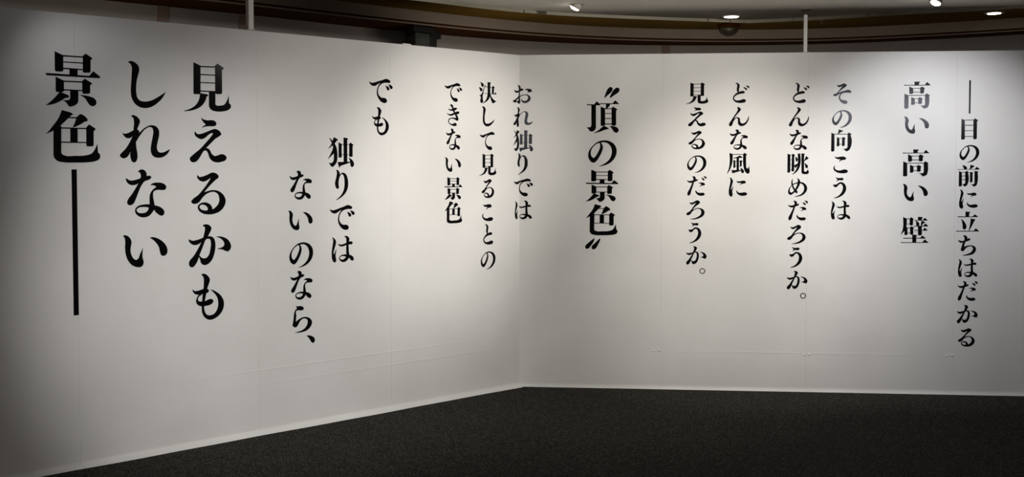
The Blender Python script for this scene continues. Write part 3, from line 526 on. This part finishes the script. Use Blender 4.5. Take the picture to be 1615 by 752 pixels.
'と': '''-163,447 -127,477~ -63,463~ 13,391~ 26,337~ 4,229~ -6,88 101,120~ 175,124~ 239,76~ 219,22~ 144,8~ 17,-9~ -110,-63~ -195,-138~ -205,-203~ -151,-264~ -23,-280~ 83,-258~ 179,-226~ 264,-249~ 292,-296~ 255,-357~ 127,-389~ -22,-388~ -172,-337~ -254,-235~ -255,-138~ -196,-40~ -59,67 -96,143~ -89,295~ -94,403~''',
}


def outline(ring):
    pts = []
    for tok in ring.split():
        sm = tok.endswith('~'); a, b = tok.rstrip('~').split(',')
        pts.append((Vector((int(a) / 1000, int(b) / 1000)), sm))
    n = len(pts); out = []
    tan = []
    for i, (p, sm) in enumerate(pts):
        a = pts[i - 1][0]; b = pts[(i + 1) % n][0]
        if sm:
            u = (p - a); v = (b - p); lu, lv = max(u.length, 1e-6), max(v.length, 1e-6)
            t = (u / lu * lv + v / lv * lu); t = t.normalized() if t.length > 1e-9 else v.normalized()
            tan.append(t)
        else: tan.append(None)
    for i in range(n):
        p, sa = pts[i]; q, sb = pts[(i + 1) % n]
        out.append(p)
        if not sa and not sb: continue
        L = (q - p).length
        if L < 0.006: continue
        ta, tb = tan[i], tan[(i + 1) % n]
        if ta is None:      # leave the corner so that the arc is symmetric
            c = (q - p).normalized(); ta = (2 * c * c.dot(tb) - tb) if c.dot(tb) > 0 else c
        elif tb is None:
            c = (q - p).normalized(); tb = (2 * c * c.dot(ta) - ta) if c.dot(ta) > 0 else c
        k = 5 if L > 0.12 else 3
        for j in range(1, k):
            t = j / k; t2 = t * t; t3 = t2 * t
            out.append(p * (2 * t3 - 3 * t2 + 1) + ta * L * (t3 - 2 * t2 + t) + q * (-2 * t3 + 3 * t2) + tb * L * (t3 - t2))
    return out
def ringpoly(cx, cz, r0, r1, n=28):
    o = [Vector((cx + r1 * math.cos(2 * math.pi * i / n), cz + r1 * math.sin(2 * math.pi * i / n))) for i in range(n)]
    h = [Vector((cx + r0 * math.cos(2 * math.pi * i / n), cz + r0 * math.sin(2 * math.pi * i / n))) for i in range(n)][::-1]
    return [o, h]
def glyph_bm(polys, em, thick=0.0006, base=0.0006, cut=None):
    """polys: list of [outer, hole...]; front faces look to local -y; x along wall, z up"""
    bm = bmesh.new()
    for k, rings in enumerate(polys):
        yf = -(base + thick + 0.00004 * k)
        flat = [v for r in rings for v in r]
        tris = tessellate_polygon([[Vector((v.x, v.y, 0)) for v in r] for r in rings])
        f = [bm.verts.new((v.x * em, yf, v.y * em)) for v in flat]
        for t in tris:
            try: bm.faces.new([f[i] for i in t])
            except ValueError: pass
        idx = 0
        for r in rings:
            n = len(r)
            bvs = [bm.verts.new((v.x * em, -0.0001, v.y * em)) for v in r]
            for i in range(n):
                j = (i + 1) % n
                try: bm.faces.new((f[idx + i], f[idx + j], bvs[j], bvs[i]))
                except ValueError: pass
            idx += n
    bmesh.ops.recalc_face_normals(bm, faces=bm.faces)
    # the front skin must look to the room
    for fc in bm.faces:
        fc.normal_update()
        if abs(fc.normal.y) > 0.9 and fc.normal.y > 0: fc.normal_flip()
    return bm
def bend_at_corner(bm, s0):
    """fold lettering that straddles the inner corner so that each half lies on its own wall (local x=0 is at s0)"""
    bmesh.ops.bisect_plane(bm, geom=bm.verts[:] + bm.edges[:] + bm.faces[:], plane_co=(-s0, 0, 0), plane_no=(1, 0, 0))
    half = (AL - AR) / 2
    for v in bm.verts:
        s = v.co.x + s0; out = -v.co.y
        if s < 0:
            # left wall expressed in the right wall's frame
            q = DL * s + NL * out
        else:
            q = DR * s + NR * out
        if abs(s) < 1e-6:
            b = (NL + NR).normalized(); q = b * out / max(b.dot(NR), .1)
        v.co.x = q.dot(DR) - s0; v.co.y = -q.dot(NR)
    return bm

_polys = {}
def polys_of(ch):
    if ch not in _polys:
        if ch == '。': _polys[ch] = [ringpoly(0.29, 0.315, 0.088, 0.124)]
        elif ch in 'てと': _polys[ch] = polys_of({'て': 'で', 'と': 'ど'}[ch])[:1]
        else: _polys[ch] = [[outline(r) for r in ln.split('|')] for ln in GLYPHS[ch].split('\n')]
    return _polys[ch]
_mesh = {}
def character(ch, s, z, em, root, rs):
    """one cut-vinyl character as a child of its text line (root stands at wall coordinate rs)"""
    key = (ch, em)
    if abs(s) < em * 0.6:
        o = obj('character', bend_at_corner(glyph_bm(polys_of(ch), em), s), M_INK, root)
    elif key in _mesh:
        o = bpy.data.objects.new('character', _mesh[key]); C.objects.link(o); o.parent = root
    else:
        o = obj('character', glyph_bm(polys_of(ch), em), M_INK, root); _mesh[key] = o.data
    o.location = (s - rs, 0, z)
    return o
def dash(s, z0, z1, w, root, rs):
    bm = box(bmesh.new(), -w / 2, w / 2, -0.0012, -0.0001, z0, z1)
    o = obj('dash_stroke', bm, M_INK, root); o.location = (s - rs, 0, 0); return o
GROUP = 'vertical lines of black Japanese lettering on the white partition walls'
def text_line(label, s, zlow):
    d = DL if s < 0 else DR
    if abs(s) < 0.1: d = DR
    p = CORNER + d * s
    return thing('text_line', label, 'lettering', (p.x, p.y, 0), math.atan2(d.y, d.x), GROUP)
def column(text, em, s0, s1, z0, pitch, label):
    r = text_line(label, s0, 0)
    n = len(text)
    for k, ch in enumerate(text):
        character(ch, s0 + (s1 - s0) * k / (n - 1), z0 - pitch * k, em, r, s0)
    return r
r = column('目の前に立ちはだかる', .161, 3.1400, 3.1400, 1.8589, 0.1612, 'rightmost long line of small black lettering, topped by a thin vertical dash')
dash(3.1386, 1.9661, 2.1970, 0.0115, r, 3.14)
r = text_line('bold black line reading 高い高い壁, spaced in three groups, greyed at the top', 2.78, 0)
for ch, s, z in (('高', 2.7829, 2.0970), ('い', 2.7832, 1.8919), ('高', 2.7806, 1.6253), ('い', 2.7812, 1.4205), ('壁', 2.7775, 1.1562)):
    character(ch, s, z, .2027, r, 2.78)
column('その向こうは', .1645, 2.2723, 2.2689, 2.1059, 0.1629, 'black line of small characters reading その向こうは, left of the bold 高い高い壁')
column('どんな眺めだろうか。', .164, 1.9766, 1.9700, 2.1092, 0.1641, 'long black line of small characters reading どんな眺めだろうか, ending in a ring full stop')
column('どんな風に', .1648, 1.5601, 1.5568, 2.1127, 0.1642, 'short black line of five small characters reading どんな風に')
column('見えるのだろうか。', .1648, 1.2664, 1.2632, 2.1206, 0.1649, 'black line of small characters reading 見えるのだろうか, ending in a ring full stop')
column('〝頂の景色〟', .2459, 0.5984, 0.5904, 2.2001, 0.2456, 'bold black quoted line reading 頂の景色 between slanted double quotation marks, right of the corner')
column('おれ独りでは', .167, 0.0203, 0.0203, 2.1168, 0.1665, 'black line of small characters reading おれ独りでは, folded into the corner of the walls')
column('決して見ることの', .167, -0.3047, -0.3030, 2.1154, 0.1669, 'black line of small characters reading 決して見ることの, just left of the corner')
column('できない景色', .167, -0.6176, -0.6189, 2.1085, 0.1644, 'black line of small characters reading できない景色 on the left wall')
column('でも', .203, -1.2224, -1.2218, 2.0925, 0.2018, 'short black line of only two characters reading でも, high on the left wall')
column('独りでは', .203, -1.5275, -1.5226, 1.6886, 0.2033, 'black line of four medium characters reading 独りでは, at mid height on the left wall')
column('ないのなら、', .203, -1.8238, -1.8242, 1.4802, 0.2041, 'black line of medium characters reading ないのなら, ending in a comma, lowest on the left wall')
column('見えるかも', .3013, -2.4301, -2.4356, 2.0559, 0.3011, 'very large black line of five characters reading 見えるかも, rightmost of the three largest')
column('しれない', .3013, -2.8008, -2.8086, 2.0450, 0.3005, 'very large black line of four characters reading しれない, middle of the three largest')
r = column('景色', .3013, -3.1947, -3.1976, 2.0596, 0.2999, 'leftmost very large black line reading 景色 above a long vertical dash')
dash(-3.1960, 0.8153, 1.5858, 0.0275, r, -3.1947)

# ---------------------------------------------------------------- posts, lamps and small ceiling fittings
def post(label, s, w, dpt, top, hanger):
    side = s < 0; q = wpos(s, -0.02); d = DL if side else DR
    t = thing('ceiling_post', label, 'post', (q.x, q.y, HW), math.atan2(d.y, d.x), None)
    obj('tube', box(bmesh.new(), -w / 2, w / 2, -dpt / 2, dpt / 2, 0.004, top - HW, 0.0015), M_POST, t)
    obj('foot_plate', box(bmesh.new(), -w, w, -dpt * .7, dpt * .7, 0.0, 0.004), M_STEEL, t)
    if hanger:
        b = lathe([(0.004, top - HW), (0.004, 2.70 - HW - 0.004)], 12); obj('threaded_rod', b, M_STEEL, t)
        b = lathe([(0.035, 2.70 - HW - 0.004), (0.035, 2.70 - HW)], 24); obj('ceiling_plate', b, M_STEEL, t)
    return t
post('pale square post standing on the left wall top, rising out of the frame', -2.148, 0.034, 0.034, 2.70, False)
post('thin pale post on top of the right wall, hung by a short rod', 2.019, 0.024, 0.02, 2.665, True)

def downlight(label, loc, tilt=0.0, turn=0.0, r=0.045, gimbal=True):
    t = thing('ceiling_light', label, 'ceiling light', loc)
    obj('bezel', lathe([(r * 1.05, 0.0), (r * 1.05, -0.004), (r * 1.45, -0.003), (r * 1.5, 0.0)], 40), M_BEZEL, t, smooth=False)
    if gimbal:
        o = obj('lamp_head', lathe([(r * .55, 0.03), (r * .9, 0.01), (r * .95, -0.018), (r * .85, -0.02)], 32), M_BEZEL, t, smooth=True)
        g = obj('lit_bulb', lathe([(r * .80, -0.019), (r * .80, -0.023), (r * .6, -0.03), (r * .2, -0.034)], 32), M_LAMP, o, smooth=True)
        o.rotation_euler = (tilt * math.sin(turn), tilt * math.cos(turn), 0); o.location = (0, 0, -0.006)
    else:
        obj('lit_bulb', lathe([(r * 1.0, -0.0045), (r * 0.95, -0.007)], 32), M_LAMP, t)
    return t
downlight('tilted bright ceiling spotlight near the top centre, left of the dome', (0.436, 7.50, 2.70), 0.5, 0.3, 0.04)
downlight('bright ceiling spotlight cut by the top edge, above the 高い高い壁 lettering', (2.797, 7.27, 2.70), 0.45, -0.4, 0.04)
downlight('flat round ceiling downlight just above the brown dome', (1.611, 8.10, 2.70), 0, 0, 0.052, False)
downlight('flat round downlight in the dark upper ceiling at the far right', (4.095, 9.373, 2.90), 0, 0, 0.055, False)

def prism(pts, z0, z1):
    bm = bmesh.new(); lo = [bm.verts.new((x, y, z0)) for x, y in pts]; hi = [bm.verts.new((x, y, z1)) for x, y in pts]
    n = len(pts)
    for i in range(n): bm.faces.new((lo[i], lo[(i + 1) % n], hi[(i + 1) % n], hi[i]))
    bm.faces.new(lo[::-1]); bm.faces.new(hi); bmesh.ops.recalc_face_normals(bm, faces=bm.faces); return bm
t = thing('tall_cabinet', 'tall grey-green cabinet against the back wall, its top showing over the left wall', 'cabinet', (-0.819, 9.35, 0))
ox, oy = -0.819, 9.35
rel = lambda pts: [(x - ox, y - oy) for x, y in pts]
obj('body', prism(rel([(-0.817, 9.352), (-0.711, 9.50), (-0.69, 9.93), (-0.93, 9.76)]), 0, 2.735), M_GREEN, t)
obj('side_panel', prism(rel([(-0.820, 9.351), (-0.818, 9.353), (-0.931, 9.762), (-0.937, 9.758)]), 0, 2.725), M_OLV2, t, label='olive side panel')
obj('edge_strip', prism(rel([(-0.7105, 9.50), (-0.694, 9.50), (-0.675, 9.90), (-0.6895, 9.92)]), 0, 2.74), M_BLACK, t)  # solid black strip standing in for the dark gap beside the body
obj('dark_soffit_slab', prism(rel([(-0.945, 9.76), (-0.83, 9.33), (-0.68, 9.48), (-0.64, 9.93), (-0.72, 9.95)]), 2.742, 2.79), M_BLACK, t)  # black slab added for the dark of the soffit above the cabinet
q = wpos(-1.005, -0.022)
t = thing('paper_scrap', 'small white strip of folded paper on the left wall top in front of the cabinet', 'paper', (q.x, q.y, HW + 0.0005), math.atan2(DL.y, DL.x))
obj('lower_fold', box(bmesh.new(), -0.035, 0.035, -0.018, 0.018, 0, 0.003), M_PAPER, t)
obj('upper_fold', box(bmesh.new(), -0.034, 0.03, -0.016, 0.018, 0.003, 0.007), M_PAPER, t)

t = thing('ceiling_dome', 'dark bronze half-dome fitting hanging below the upper ceiling beside a lit downlight', 'ceiling fitting', (1.985, 10.1, 2.90))
obj('mount_ring', lathe([(0.075, 0.0), (0.098, -0.004), (0.1, -0.03), (0.095, -0.036)], 40), M_DARK, t)
obj('dome', lathe([(0.094, -0.034)] + [(0.094 * math.cos(a * math.pi / 2 / 9), -0.034 - 0.078 * math.sin(a * math.pi / 2 / 9)) for a in range(1, 9)] + [(0.004, -0.112)], 40), M_BRONZE, t, smooth=True)
t = thing('sprinkler_head', 'tiny reddish sprinkler head on the dark upper ceiling right of the thin post', 'sprinkler', (2.764, 9.83, 2.90))
obj('escutcheon', lathe([(0.03, 0.0), (0.028, -0.006), (0.012, -0.008)], 24), M_STEEL, t)
obj('nozzle', lathe([(0.008, -0.007), (0.008, -0.022), (0.018, -0.023), (0.018, -0.026)], 20), M_RED, t)
